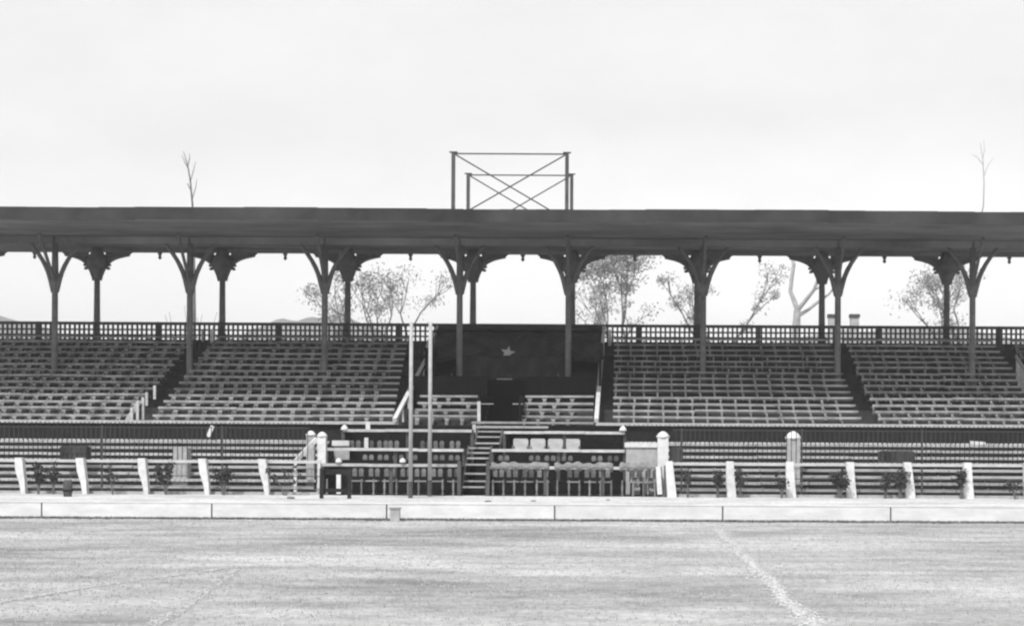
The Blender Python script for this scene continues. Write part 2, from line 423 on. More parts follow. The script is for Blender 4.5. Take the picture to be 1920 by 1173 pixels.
# ------------------------------------------------------------------ rows of joined seats on the terrace
def seat_row(i, x0, x1, label, group, wide, prototype_arm):
    y = D0+DD*i+.16; z = tread(i)
    t = thing('seat_row', ((x0+x1)/2, y, z), label, 'seats', group); L = (x1-x0)/2
    top = .80
    b = MB(); n = max(1, int(2*L/2.4))
    for k in range(n):                           # top rail in lengths that do not quite line up
        a = -L+2*L*k/n; c = -L+2*L*(k+1)/n; d = random.uniform(-.018, .018)
        tl = random.uniform(-.012, .012)
        b.bar((a, 0, top-.045+d+tl), (c-.008, 0, top-.045+d-tl), .045, .082)
    b.build('backrest', M['seat'], t)
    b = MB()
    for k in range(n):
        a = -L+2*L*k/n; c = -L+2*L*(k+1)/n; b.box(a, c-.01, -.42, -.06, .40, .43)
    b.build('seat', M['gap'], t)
    pitch = .565; n = int(2*L/pitch); ph = random.uniform(0, .5)
    for k in range(n):
        x = -L + (k+ph)*pitch + random.uniform(-.02, .02)
        if x > L-.05 or x < -L+.02 or random.random() < .03: continue
        o = prototype_arm.copy(); COL.objects.link(o); o.parent = t; o.location = (x, 0, 0)
        o.rotation_euler.z = random.uniform(-.05, .05)
def arm_mesh(wd, name):
    b = MB()
    b.prism([(-wd/2, .36), (wd/2, .36), (wd/2, .62), (wd*.9, .69), (-wd*.9, .69), (-wd/2, .62)], -.055, -.028)
    b.box(-.02, .02, -.44, -.056, .56, .60); b.box(-.015, .015, -.43, -.40, .431, .559)
    me = bpy.data.meshes.new(name); me.from_pydata([tuple(p) for p in b.v], [], b.f); me.materials.append(M['seat']); me.update(); return bpy.data.objects.new('armrest', me)
ARM_W, ARM_N = arm_mesh(.12, 'wide_arm'), arm_mesh(.06, 'narrow_arm')
def aislex(i, b0, b1): t = i/(NR-1); return b0+(b1-b0)*t
blocks = [('left of the dark left aisle', lambda i: -31 if i else -31, lambda i: -18.55, 0, True),
          ('between left aisle and canopy box', lambda i: -17.75, lambda i: aislex(i, -8.62, -9.3), 0, True),
          ('just right of the canopy box', lambda i: -.28, lambda i: 9.15, 0, False),
          ('right of the dark right aisle', lambda i: 9.8, lambda i: 16.3, 0, False)]
for where, fx0, fx1, s, wide in blocks:
    for i in range(NR):
        nm = 'front' if i == 0 else ('back' if i == NR-1 else ORD[i])
        seat_row(i, fx0(i), fx1(i), f"{nm} seat row of the block {where}", 'rows of joined seats on the terrace', wide, ARM_W if wide else ARM_N)
for i in range(9, NR):
    seat_row(i, 17.1, 21.5, f"{ORD[i]} row of seats beyond the slanting handrail at the far right", 'rows of joined seats on the terrace', False, ARM_N)
# small rows inside the central box
for i in range(4):
    nm = ['front', 'second', 'third', 'rear'][i]
    seat_row(i, XX(776, 66), DOORX[0]-.1, f"{nm} short row of seats left of the dark doorway under the canopy", 'short seat rows in the central box', True, ARM_W)
    seat_row(i, DOORX[1]+.12, XX(1112, 66), f"{nm} short row of seats right of the dark doorway under the canopy", 'short seat rows in the central box', False, ARM_W)

# ------------------------------------------------------------------ central box
bx = thing('covered_box', (0, 69, tread(4)), 'dark boxed enclosure behind the short seat rows under the canopy', 'box')
def off(b, o): b.v = [p-Vector(o.location) for p in b.v]; return b
D_ = 69.0
b = MB(); b.box(XX(757, D_), DOORX[0]-.1, D_-.04, D_+.04, tread(4)-.2, ZZ(706, D_)); off(b, bx).build('front_panel', M['panel'], bx)
b = MB(); b.box(DOORX[1]+.1, XX(1116, D_), D_-.04, D_+.04, tread(4)-.2, ZZ(706, D_)); off(b, bx).build('front_panel', M['panel'], bx)
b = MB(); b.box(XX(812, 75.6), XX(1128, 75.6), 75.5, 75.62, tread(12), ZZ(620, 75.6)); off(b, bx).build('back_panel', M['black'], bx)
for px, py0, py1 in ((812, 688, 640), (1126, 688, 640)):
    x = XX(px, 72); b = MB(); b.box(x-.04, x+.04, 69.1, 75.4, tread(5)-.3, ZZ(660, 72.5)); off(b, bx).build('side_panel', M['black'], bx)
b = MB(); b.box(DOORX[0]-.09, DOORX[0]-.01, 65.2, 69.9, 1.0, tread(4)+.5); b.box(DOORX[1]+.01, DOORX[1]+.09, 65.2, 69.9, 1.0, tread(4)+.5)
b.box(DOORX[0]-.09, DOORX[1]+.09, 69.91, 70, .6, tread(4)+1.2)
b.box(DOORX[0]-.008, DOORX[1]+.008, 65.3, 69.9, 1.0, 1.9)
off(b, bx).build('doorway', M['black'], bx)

# canopy of dark cloth with star
cv = thing('cloth_canopy', (-4.6, 72, 4.6), 'wide dark cloth canopy with a pale star hanging over the central box', 'canopy')
def canopy(name, pl0, pr0, y0, D0_, pl1, pr1, y1, D1_, nx, ny, sag, fold):
    b = MB()
    for j in range(ny+1):
        t = j/ny; D = D0_+(D1_-D0_)*t; py = y0+(y1-y0)*t
        for i in range(nx+1):
            s = i/nx; a = XX(pl0+(pl1-pl0)*t, D, py); c = XX(pr0+(pr1-pr0)*t, D, py)
            z = ZZ(py, D) + fold*math.sin(s*nx*.8+t*2)*(.3+t) - sag*math.sin(math.pi*t)*(1-.3*math.cos(s*8*math.pi))
            edge = -.10*abs(math.sin(s*math.pi*7)) if j == ny else 0
            b.v.append(Vector((a+(c-a)*s, D+.5*fold*math.sin(s*nx*.5+1), z+edge)))
    for j in range(ny):
        for i in range(nx): k = j*(nx+1)+i; b.f.append((k, k+1, k+nx+2, k+nx+1))
    o = off(b, cv).build(name, M['cloth'], cv, True)
    md = o.modifiers.new('solid', 'SOLIDIFY'); md.thickness = .02
    return o
canopy('cloth', 822, 1132, 611, 76.1, 806, 1131, 676, 72.6, 60, 10, .12, .03)
canopy('front_drop', 858, 1076, 668, 72.6, 862, 1070, 708, 71.9, 40, 6, 0, .03)
# star emblem and little plate on the cloth
Ds = 73.3; c = P(952, 661, Ds-.3); rr = .32
poly = [(rr*(1 if k % 2 == 0 else .42)*math.sin(k*math.pi/5+.2), rr*(1 if k % 2 == 0 else .42)*math.cos(k*math.pi/5+.2)) for k in range(10)]
b = MB().prism(poly, -.02, .02); rot = Matrix.Rotation(R(-22), 3, 'X')
b.v = [rot @ p + c - Vector(cv.location) for p in b.v]; b.build('star', M['rail'], cv)
c = P(946, 713, 71.8); b = MB().box(c.x-.32, c.x+.32, 71.78, 71.83, c.z-.09, c.z+.09); off(b, cv).build('name_plate', M['stone'], cv)
for px in (843, 1043):
    a = P(px, 730, 69.4); c = P(px+4, 700, 71.6); b = MB().tube([a-Vector(cv.location), c-Vector(cv.location)], .03, 8); 
    k = b.build('pole', M['pale'], cv, True)
    MB().lathe([(.02, -.13), (.10, -.08), (.12, 0), (.08, .09), (.02, .13)], a.x-cv.location.x, a.y-cv.location.y, a.z-cv.location.z, 10).build('finial', M['white'], k, True)

# sloping white parapet rails of the central box
def sloped_rail(name, pts, wd, label, cat='handrail', m='white'):
    p = [P(*q) for q in pts]; t = thing(name, p[0], label, cat)
    for a, c in zip(p, p[1:]):
        MB().bar(a-p[0], c-p[0], wd, .14).build('rail', M[m], t)
    n = 6
    for k in range(n):
        q = p[0].lerp(p[-1], (k+.5)/n); i = min(NR-1, max(0, int(round((q.y-D0)/DD))))
        if q.z-tread(i) > .1: MB().box(q.x-p[0].x-.03, q.x-p[0].x+.03, q.y-p[0].y-.03, q.y-p[0].y+.03, tread(i)-p[0].z, q.z-p[0].z-.07).build('post', M[m], t)
    return t
sloped_rail('handrail', [(740, 787, 65.2), (799, 674, 72.6)], .16, 'broad white sloping rail climbing along the left side of the canopy box')
sloped_rail('handrail', [(800, 662, 73.6), (806, 640, 74.9), (824, 612, 76.2)], .2, 'short white curving rail at the upper left edge of the canopy')
sloped_rail('handrail', [(1118, 788, 65.2), (1127, 677, 72.6)], .16, 'broad white sloping rail climbing along the right side of the canopy box')
sloped_rail('handrail', [(1129, 652, 74.3), (1133, 613, 76.1)], .13, 'short white rail at the upper right corner of the canopy')
sloped_rail('handrail', [(1926, 700, 70.0), (1905, 668, 72.5)], .07, 'thin pale handrail slanting at the far right of the seats', m='pale')
def stub(px, y0, y1, D, wpx, label, name='white_post', m='white', lean=0):
    a = P(px, y1, D); c = P(px+lean, y0, D)
    t = MB().bar((0, 0, 0), c-a, wpx*D/F, .08, (0, 1, 0)).build(name, M[m]); t.location = a
    return tag(t, label, 'post')
stub(1143, 618, 648, 75.8, 6, 'short white post beside the upper right corner of the canopy')
stub(398, 617, 643, 75.6, 6, 'pale post at the top of the dark left aisle')
stub(380, 620, 640, 75.6, 4, 'thinner pale post left of the one topping the left aisle', m='palegrey')
stub(390, 798, 818, 64.4, 7, 'short white plank leaning on the front wall left of the domed pillars', lean=9, name='leaning_plank')
stub(690, 790, 808, 63.4, 8, 'short white post above the rail of the upper left box')
stub(687, 820, 840, 63.0, 7, 'white post standing inside the upper left box')
# aisle side boards at the left aisle
t = thing('aisle_rail', P(262, 792, 65.3), 'pale triangular side boards and posts at the foot of the left aisle', 'railing')
o = t.location
for k, (px, y0, y1, D) in enumerate(((268, 744, 786, 65.6), (258, 752, 790, 65.4), (247, 764, 790, 65.3), (275, 735, 760, 67.0), (290, 722, 748, 68.2))):
    a = P(px, y1, D)-o; c = P(px, y0, D)-o; MB().bar(a, c, .1, .06, (0, 1, 0)).build('post', M['pale'], t)
MB().bar(P(238, 788, 65.3)-o, P(262, 752, 65.5)-o, .06, .16).build('side_board', M['pale'], t)

# goal posts in front
def pole(px, ytop, D, wpx, label):
    x = XX(px, D, 850); zt = ZZ(ytop, D)
    t = thing('goal_post', (x, D, 0), label, 'post', 'tall slender posts in front of the stand')
    r = wpx*D/F/2
    MB().lathe([(r, .55), (r, zt*.6), (r*.9, zt)], 0, 0, 0, 12).build('pole', M['palepost'], t, True)
    MB().lathe([(r*1.15, 0), (r*1.15, .549)], 0, 0, 0, 12).build('foot', M['iron'], t)
pole(770, 606, 57.8, 7.5, 'tall white post with dark foot, the left and nearer of the slender pair')
pole(806, 606, 59.4, 7.5, 'tall white post, the right one of the slender pair in front of the boxes')

# ------------------------------------------------------------------ lower bleachers
def bleacher(x0, x1, label, step=.45):
    t = thing('bleacher', ((x0+x1)/2, 60.7, 0), label, 'bleacher'); L = (x1-x0)/2
    for i in range(8):
        y = .46*i; z = .27+.222*i
        b = MB(); n = int(2*L/3.2)
        for k in range(n):
            a = -L+2*L*k/n; c = -L+2*L*(k+1)/n; d = random.uniform(-.01, .01)
            b.box(a, c-.015, y, y+.26, z-.045+d, z+d); b.box(a+.01, c-.02, y-.022, y-.003, z-.09+d, z+d)
        b.build('bench', M['bench'], t)
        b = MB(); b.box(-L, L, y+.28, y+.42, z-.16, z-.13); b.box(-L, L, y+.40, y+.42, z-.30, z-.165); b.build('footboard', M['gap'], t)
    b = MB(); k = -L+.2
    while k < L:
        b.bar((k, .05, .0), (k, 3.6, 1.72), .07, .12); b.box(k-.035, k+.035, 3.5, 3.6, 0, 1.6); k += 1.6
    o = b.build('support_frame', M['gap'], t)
    return t
bleacher(XL, XX(592, 61), 'long bleacher of weathered plank benches on the left behind the white posts')
bleacher(XX(1250, 61), XR, 'long bleacher of weathered plank benches on the right behind the white posts')

# ------------------------------------------------------------------ front fences with leaning white posts
def fence(pxs, label, xa, xb, thin):
    D = 59.9; t = thing('front_fence', (xa, D, 0), label, 'fence')
    zt = ZZ(866, D)
    for k, px in enumerate(pxs):
        x = XX(px, D, 895)-xa; s = random.uniform(.8, 1.2); lean = .065*s if (px < 600 or k in (0, 4)) else .02
        wd = .14
        if thin: poly = [(-wd-lean, zt+.05), (wd-lean-.02, zt+.05), (wd+.02, .45), (wd+.05, -.02), (wd-.10, -.02), (-.02, .35), (-wd-.02, .8)]
        else: poly = [(-wd-lean, zt+.05), (wd-lean-.03, zt+.05), (wd, .5), (wd+.06, -.02), (-wd+.02, -.02), (-wd-.02, .5)]
        MB().prism(poly[::-1], -.15, .13, (x, 0, 0)).build('post', M['white'], t)
    MB().box(0, xb-xa, .16, .2, zt-.10, zt-.005).build('top_rail', M['rail'], t)
    for z in (.62, .18): MB().box(0, xb-xa, .17, .19, z, z+.03).build('wire_rail', M['iron'], t)
    MB().box(0, xb-xa, .21, .33, -.02, .09).build('kerb', M['stone'], t)
fence([-300, -187, -74, 40, 155, 270, 384, 496], 'low fence with leaning white posts in front of the left bleacher', XL, XX(602, 60), True)
fence([1258, 1370, 1482, 1595, 1705, 1815, 1928, 2040], 'low fence with white posts in front of the right bleacher', XX(1250, 60), XR, False)

def screen(xa, xb, label):
    D = 60.3; t = thing('picket_screen', (xa, D, 0), label, 'fence'); z0, z1 = 1.12, 2.36
    b = MB(); x = .1
    while x < xb-xa: b.box(x-.013, x+.013, -.012, .012, z0, z1+random.uniform(-.01, .01)); x += .168
    b.build('picket', M['fascia'], t)['kind'] = 'stuff'
    MB().box(0, xb-xa, .013, .03, z1-.06, z1-.035).build('rail', M['iron'], t)
    x = .3
    b = MB()
    while x < xb-xa: b.box(x-.03, x+.03, .031, .09, -.02, z1+.01); x += 4.2
    b.build('stay', M['iron'], t)
screen(XL, XX(580, 60.3), 'thin iron picket screen rising behind the left fence')
screen(XX(1262, 60.3), XR, 'thin iron picket screen rising behind the right fence')

# ------------------------------------------------------------------ tiered boxes in the middle
SX0, SX1 = XX(866, 60.3), XX(914, 60.3)
chair0 = None
def make_chair():
    t = thing('wooden_chair', (0, 0, 0), 'chair', 'chair', None)
    MB().box(-.21, .21, -.2, .2, .42, .455).build('seat', M['palegrey'], t)
    for xx in (-.18, .18):
        MB().box(xx-.018, xx+.018, -.19, -.154, 0, .419).build('leg', M['dark'], t)
        MB().bar((xx, .2, .0), (xx, .18, .45), .036, .036).build('leg', M['dark'], t)
    bk = MB()
    for xx in (-.115, .115):
        bk.prism([(xx-.075, .60), (xx+.075, .60), (xx+.085, .80), (xx+.05, .88), (xx-.05, .88), (xx-.085, .80)], .205, .235)
    bk.build('backrest', M['chairback'], t)
    fr = MB()
    for xx in (-.205, .205): fr.bar((xx, .2, .45), (xx, .225, .84), .03, .03)
    fr.bar((-.19, .22, .57), (.19, .22, .57), .03, .03); fr.build('back_frame', M['dark'], t)
    return t
used = [None]
def chair(x, y, z, label, group):
    if used[0] is None:
        c = make_chair(); used[0] = c; c.location = (x, y, z); c['label'] = label; c['group'] = group; c.rotation_euler.z = random.uniform(-.1, .1)
    else: c = dup(used[0], (x, y, z), label, group, random.uniform(-.18, .18))
    return c
def tier(name_pos, x0, x1, y0, y1, zfloor, zrail, label, bal, panel=False, ends=True):
    t = thing('spectator_box', ((x0+x1)/2, y0, 0), label, 'box', 'tiered spectator boxes either side of the steps'); L = (x1-x0)/2
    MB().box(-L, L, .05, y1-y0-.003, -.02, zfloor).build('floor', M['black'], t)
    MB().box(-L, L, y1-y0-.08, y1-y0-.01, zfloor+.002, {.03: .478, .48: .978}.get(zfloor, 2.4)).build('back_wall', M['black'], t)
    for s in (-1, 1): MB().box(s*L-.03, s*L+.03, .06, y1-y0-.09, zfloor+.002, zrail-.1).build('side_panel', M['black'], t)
    b = MB(); n = int(2*L/2.2)+1
    for k in range(n):
        a = -L+2*L*k/n; c = -L+2*L*(k+1)/n; d = random.uniform(-.012, .012); b.box(a, c-.01, -.05, .05, zrail-.10+d, zrail+d)
    b.build('top_rail', M['pale'], t)
    n = max(2, round(2*L/2.0))
    for k in range(n+1):
        xx = -L+2*L*k/n; MB().box(xx-.06, xx+.06, .052, .14, zfloor if zfloor > .2 else -.02, zrail-.004).build('post', M['iron'], t)
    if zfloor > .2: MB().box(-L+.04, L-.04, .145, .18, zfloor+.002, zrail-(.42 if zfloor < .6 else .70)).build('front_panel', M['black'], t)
    zb = zfloor+.02
    if bal:
        n = int(2*L/bal)
        for k in range(n):
            xx = -L+(k+.5)*2*L/n+random.uniform(-.02, .02)
            MB().lathe([(.035, 0), (.05, .06), (.025, .12), (.045, .3), (.028, .48), (.03, .56)], xx, -.0, 0 if zfloor < .2 else zb, 7).build('baluster', M['balu'] if panel else M['iron'], t, True)
    return t
Y3, Y2, Y1 = 60.0, 61.7, 63.3
Z3, Z2, Z1 = ZZ(871, 60), ZZ(842, 61.7), ZZ(806, 63.3)
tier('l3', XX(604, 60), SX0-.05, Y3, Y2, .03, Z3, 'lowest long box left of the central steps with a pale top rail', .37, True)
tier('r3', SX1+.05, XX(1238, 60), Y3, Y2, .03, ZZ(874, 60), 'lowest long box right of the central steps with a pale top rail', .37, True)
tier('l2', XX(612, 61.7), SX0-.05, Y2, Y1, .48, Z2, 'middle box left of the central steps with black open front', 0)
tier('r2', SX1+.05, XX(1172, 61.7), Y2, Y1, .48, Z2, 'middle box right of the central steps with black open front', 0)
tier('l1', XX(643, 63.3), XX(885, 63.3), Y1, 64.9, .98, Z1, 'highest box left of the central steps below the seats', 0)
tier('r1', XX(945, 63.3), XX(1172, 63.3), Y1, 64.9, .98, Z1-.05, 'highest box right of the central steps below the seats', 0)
# white caps on box corner posts
for px, py, D, lb in ((646, 806, 63.3, 'left end'), (1168, 808, 63.3, 'right end')):
    p = P(px, py, D); q = MB().lathe([(.13, 0), (.14, .05), (.10, .13), (.03, .2)], 0, 0, 0, 12).build('post_cap', M['white'], None, True); q.location = p
    tag(q, f'small white domed cap on the {lb} of the highest box rail', 'post cap')
for px, py, D, lb in ((635, 868, 59.95, 'left post'), (755, 868, 59.95, 'post beside the nearer tall pole')):
    p = P(px, py, D); q = MB().lathe([(.10, 0), (.12, .05), (.08, .12), (.03, .16)], 0, 0, 0, 12).build('post_cap', M['white'], None, True); q.location = p+Vector((0, 0, .02))
    tag(q, f'small white cap on the {lb} of the lowest left box', 'post cap')
# chairs
def chair_line(px0, px1, D, z, n, where, skip=()):
    for k in range(n):
        if k in skip: continue
        px = px0+(px1-px0)*k/(n-1)
        chair(XX(px, D)+random.uniform(-.04, .04), D+random.uniform(-.05, .05), z+.002, f'{ORD[k]} small chair from the left in the {where}', 'small chairs in the spectator boxes')
chair_line(669, 850, 60.75, .03, 7, 'lowest left box')
chair_line(932, 1222, 60.75, .03, 11, 'lowest right box', (4, 8))
chair_line(690, 850, 62.5, .48, 7, 'middle left box', (4,))
chair_line(945, 1150, 62.5, .48, 8, 'middle right box', (1, 5))
chair_line(665, 740, 64.0, .98, 4, 'highest left box')
chair_line(795, 850, 64.0, .98, 3, 'highest left box behind the second tall pole')
# white wicker armchairs upper right
def armchair():
    t = thing('armchair', (0, 0, 0), 'armchair', 'armchair')
    MB().box(-.24, .24, -.22, .2, .22, .44).build('seat', M['pale'], t)
    MB().prism([(-.27, .45), (.27, .45), (.28, .84), (.24, .90), (-.24, .90), (-.28, .84)], .205, .27).build('backrest', M['rail'], t)
    for s in (-1, 1):
        MB().box(s*.27-.03, s*.27+.03, -.22, .2, .25, .64).build('armrest', M['pale'], t)
        for yy in (-.18, .17): MB().box(s*.22-.02, s*.22+.02, yy-.02, yy+.02, 0, .219).build('leg', M['palegrey'], t)
    return t
ac = None
for k, (px, lb) in enumerate(((976, 'first'), (1008, 'second'), (1042, 'third'), (1073, 'last'))):
    loc = (XX(px, 63.9), 63.9, .982+.08)
    lab = f'{lb} from the left of four broad white armchairs in the highest right box'
    MB_ = None
    if ac is None: ac = armchair(); ac.location = loc; ac['label'] = lab; ac['group'] = 'broad white armchairs'
    else: dup(ac, loc, lab, 'broad white armchairs', random.uniform(-.08, .08))
pl = MB().box(XX(960, 63.9)-.1, XX(1088, 63.9)+.1, 63.6, 64.2, .982, 1.061).build('low_platform', M['dark']); tag(pl, 'low dark platform under the four white armchairs', 'platform')

# grey cloths draped over the right rail of the lowest box
for px0, px1, py, lb in ((921, 1030, 862, 'left'), (1040, 1150, 860, 'middle'), (1162, 1232, 862, 'right')):
    x0, x1 = XX(px0, 60), XX(px1, 60); b = MB(); n = 26; zc_ = ZZ(874, 60)
    prof = [(.12, -.16), (.075, -.02), (.065, .02), (0, .045), (-.065, .02), (-.075, -.03), (-.085, -.09)]
    for i in range(n+1):
        x = x0+(x1-x0)*i/n; hh = .15*(.6+.22*math.sin(i*.5+px0)+.18*math.sin(i*1.37+px0*2)+random.uniform(-.1, .1))
        for (yy, zz) in prof: b.v.append(Vector((x, 60+yy+.01*math.sin(i*1.7), zc_+zz*(1+.4*math.sin(i*1.3)) + (hh if -.07 < yy < .07 else hh*.35)*.7)))
    for i in range(n):
        for j in range(len(prof)-1): k = i*len(prof)+j; b.f.append((k, k+len(prof), k+len(prof)+1, k+1))
    o = b.build('draped_cloth', M['greycloth'], None, True); md = o.modifiers.new('solid', 'SOLIDIFY'); md.thickness = .012
    tag(o, f'crumpled grey cloth on the {lb} stretch of rail of the lowest right box', 'cloth', 'cloths on the box rail')

# steps
def steps(x0, x1, pts, label, name='wooden_steps', rails=True):
    t = thing(name, ((x0+x1)/2, pts[0][1], 0), label, 'steps'); L = (x1-x0)/2; y00 = pts[0][1]
    for py, D in pts:
        z = ZZ(py, D, 890); MB().box(-L+.03, L-.03, D-y00-.12, D-y00+.16, z-.055, z).build('tread', M['palegrey'], t)
    a = (pts[0][1]-y00-.05, 0); 
    z1 = ZZ(pts[-1][0], pts[-1][1], 890); z0 = ZZ(pts[0][0], pts[0][1], 890)
    for s in (-1, 1):
        MB().bar((s*L, -.1, z0-.15), (s*L, pts[-1][1]-y00+.1, z1-.05), .06, .24).build('stringer', M['iron'], t)
        if rails:
            MB().box(s*(L+.08)-.06, s*(L+.08)+.06, -.28, -.16, -.02, 1.2).build('newel_post', M['iron'], t)
    MB().box(-L+.02, L-.02, .4, .5, -.02, max(.3, z0)).build('backing', M['black'], t)
    return t
steps(SX0+.03, SX1-.03, [(911, 60.15), (900, 60.5), (886, 60.9), (869, 61.3), (857, 61.75), (847, 62.15), (838, 62.6)], 'flight of pale wooden steps with dark gaps rising from the sand between the boxes')
steps(XX(893, 63.7), XX(940, 63.7), [(829, 63.2), (817, 63.7), (807, 64.15)], 'short upper flight of pale steps above the main flight', rails=False)
b = MB(); x0, x1 = XX(893, 64.6), XX(1028, 64.6)
z = ZZ(799, 64.6); b.box(x0, x1, 64.45, 64.88, z-.09, z); z = ZZ(790, 64.95)
o = b.build('landing', M['palegrey']); tag(o, 'pale plank landing in front of the dark doorway', 'landing')
b = MB(); b.box(DOORX[0]-.3, XX(1113, 65), 64.96, 65.08, ZZ(791, 65)-.08, ZZ(791, 65)); tag(b.build('sill_plank', M['palegrey']), 'long pale plank laid across the foot of the doorway', 'plank')
b = MB(); b.box(XX(745, 65), DOORX[0]-.32, 64.96, 65.08, ZZ(802, 65)-.08, ZZ(802, 65)); tag(b.build('sill_plank', M['palegrey']), 'pale plank below the short seat rows left of the doorway', 'plank')
for (px, y0, y1, D, lb) in ((898, 752, 800, 65.15, 'left of the dark doorway'), (889, 795, 832, 64.2, 'beside the short upper steps'), ):
    stub(px, y0, y1, D, 6, f'pale upright post {lb}', m='pale', name='pale_post')
for a, c, lb in (((899, 757, 65.2), (925, 757, 65.6), 'left'), ((962, 757, 65.6), (980, 757, 65.2), 'right')):
    p, q = P(*a), P(*c); t = MB().tube([(0, 0, 0), q-p], .025, 8).build('hand_bar', M['palegrey']); t.location = p; tag(t, f'short pale bar across the {lb} edge of the dark doorway', 'bar')

# ------------------------------------------------------------------ domed pillars, stair rail and side walls
def pillar(px, D, wpx, ytop, ybot, label, shade='white', dome=True):
    w_ = wpx*D/F; x = XX(px, D, 840); z0 = 0; zt = ZZ(ytop, D, px)
    t = thing('domed_pillar' if dome else 'plain_pillar', (x, D, 0), label, 'pillar')
    hd = w_*.62
    MB().box(-w_/2, w_/2, -w_/2, w_/2, -.02, zt-hd).build('shaft', M[shade], t)
    if dome:
        MB().lathe([(w_*.62, 0), (w_*.64, .06), (w_*.56, hd*.35), (w_*.38, hd*.75), (w_*.12, hd)], 0, 0, zt-hd+.002, 16).build('dome', M['white'], t, True)
    return t
pillar(604, 61.0, 16, 809, 868, 'right one of the paired domed white pillars at the end of the left bleacher')
pillar(583, 61.5, 15, 807, 868, 'left one of the paired domed white pillars, behind the sloping rail', 'stone')
pillar(1243, 60.9, 20, 808, 868, 'domed white pillar closing the right end of the boxes')
pillar(1487, 61.5, 24, 808, 868, 'domed pillar with grey shaft standing alone among the right benches', 'stone')
pillar(341, 61.5, 28, 822, 868, 'squat pale pillar without a dome among the left benches', 'stone', False)
a, c = P(554, 864, 60.4), P(594, 822, 60.9); t = thing('stair_rail', a, 'white sloping stair rail leaning against the paired domed pillars', 'handrail')
MB().bar((0, 0, 0), c-a, .12, .14).build('rail', M['white'], t); MB().box(-.05, .05, -.05, .05, -a.z, -.05).build('post', M['white'], t)
x0, x1 = XX(1174, 61.2), XX(1233, 61.2); t = thing('side_wall', ((x0+x1)/2, 61.2, 0), 'grey panel wall with a white ledge between the boxes and the right domed pillar', 'wall'); L = (x1-x0)/2
MB().box(-L, L, 0, .12, -.02, ZZ(838, 61.2)).build('panel', M['stone'], t); MB().box(-L-.05, L, -.06, .16, ZZ(838, 61.2)+.002, ZZ(829, 61.2)).build('ledge', M['white'], t)
x0, x1 = XX(612, 61.4), XX(642, 61.4); t = thing('side_wall', ((x0+x1)/2, 62.0, 0), 'short white ledge wall right of the paired domed pillars', 'wall'); L = (x1-x0)/2
MB().box(-L, L, 1.0, 1.12, .5, ZZ(838, 63)).build('panel', M['stone'], t); MB().box(-L-.05, L, .9, 1.16, ZZ(838, 63)+.002, ZZ(828, 63)).build('ledge', M['white'], t)
# white post right of lowest right box and dark one beside it
stub(1237, 874, 926, 59.85, 9, 'white post ending the right end of the lowest right box', lean=-3)
stub(1249, 872, 934, 59.8, 8, 'dark post between the lowest right box and the right fence', m='iron', name='dark_post')
stub(635, 885, 925, 59.8, 8, 'white post standing before the left end of the lowest left box')

# dark trestle frame on the sand
t = thing('wooden_trestle', P(629, 938, 57.4), 'dark two legged wooden frame standing on the sand before the left boxes', 'trestle'); t.location.z = 0
D = 57.2; xa, xb = XX(603, D, 900), XX(655, D, 900); xc = (xa+xb)/2; t.location = (xc, D, 0)
for x in (xa-xc, xb-xc): MB().box(x-.06, x+.06, -.05, .05, -.02, ZZ(880, D)).build('leg', M['dark'], t)
MB().box(xa-xc, xb-xc, .052, .09, ZZ(892, D), ZZ(882, D)).build('crossbar', M['dark'], t)
MB().box(xa-xc+.05, xb-xc-.05, .052, .08, ZZ(925, D), ZZ(918, D)).build('lower_bar', M['dark'], t)

# barrel on left, small block by the low wall
D = 57.6; t = thing('barrel', (XX(127, D, 920), D, 0), 'small dark barrel standing on the sand before the left fence', 'barrel')
MB().lathe([(.13, -.01), (.155, .2), (.155, .36), (.13, .55)], 0, 0, 0, 14).build('body', M['iron'], t, True); MB().lathe([(.165, .17), (.168, .2), (.165, .23)], 0, 0, 0, 14).build('hoop', M['black'], t)
D = 43.9; t = thing('drain_box', (XX(741, D, 958), D, 0), 'small grey box with a lid against the low white wall', 'box')
MB().box(-.12, .12, -.1, .1, -.01, .30).build('body', M['stone'], t); MB().box(-.14, .14, -.12, .12, .302, .34).build('lid', M['palegrey'], t)
# dark tarpaulined crates on the bleachers
def crate(px0, px1, y0, y1, D, label):
    p = P((px0+px1)/2, y1, D); w_ = (px1-px0)*D/F/2; h = (y1-y0)*D/F
    t = thing('covered_crate', p, label, 'crate'); b = MB(); n = 10
    for j, z in enumerate((0, h*.5, h*.93, h)):
        for i in range(4*n):
            s = i/n; q = int(s); f = s-q; cx, cy = [(-1+2*f, -1), (1, -1+2*f), (1-2*f, 1), (-1, 1-2*f)][q % 4]
            k = (1.03 if j == 0 else 1.0 if j < 3 else .9)+.03*math.sin(i*1.9+j)
            b.v.append(Vector((cx*w_*k, cy*.3*k, z+random.uniform(-.015, .015))))
    for j in range(3):
        for i in range(4*n): a = j*4*n+i; c = j*4*n+(i+1) % (4*n); b.f.append((a, c, c+4*n, a+4*n))
    b.f.append(tuple(range(3*4*n, 4*4*n))); b.build('tarpaulin', M['cloth'], t, False)
crate(118, 164, 836, 863, 61.3, 'dark tarpaulin covered crate on the left benches')
crate(1650, 1712, 845, 867, 60.9, 'dark tarpaulin covered crate on the right benches')
crate(1256, 1280, 838, 864, 61.2, 'narrow dark covered crate beside the right domed pillar')
p = P(1833, 832, 64.4); o = MB().box(-.28, .28, -.06, .05, 0, .1, Matrix.Rotation(R(4), 3, 'Y')).box(-.2, .1, -.07, -.061, -.12, .09).build('folded_cloth', M['white']); o.location = p; tag(o, 'white folded cloth lying on the pale beam at the far right', 'cloth')

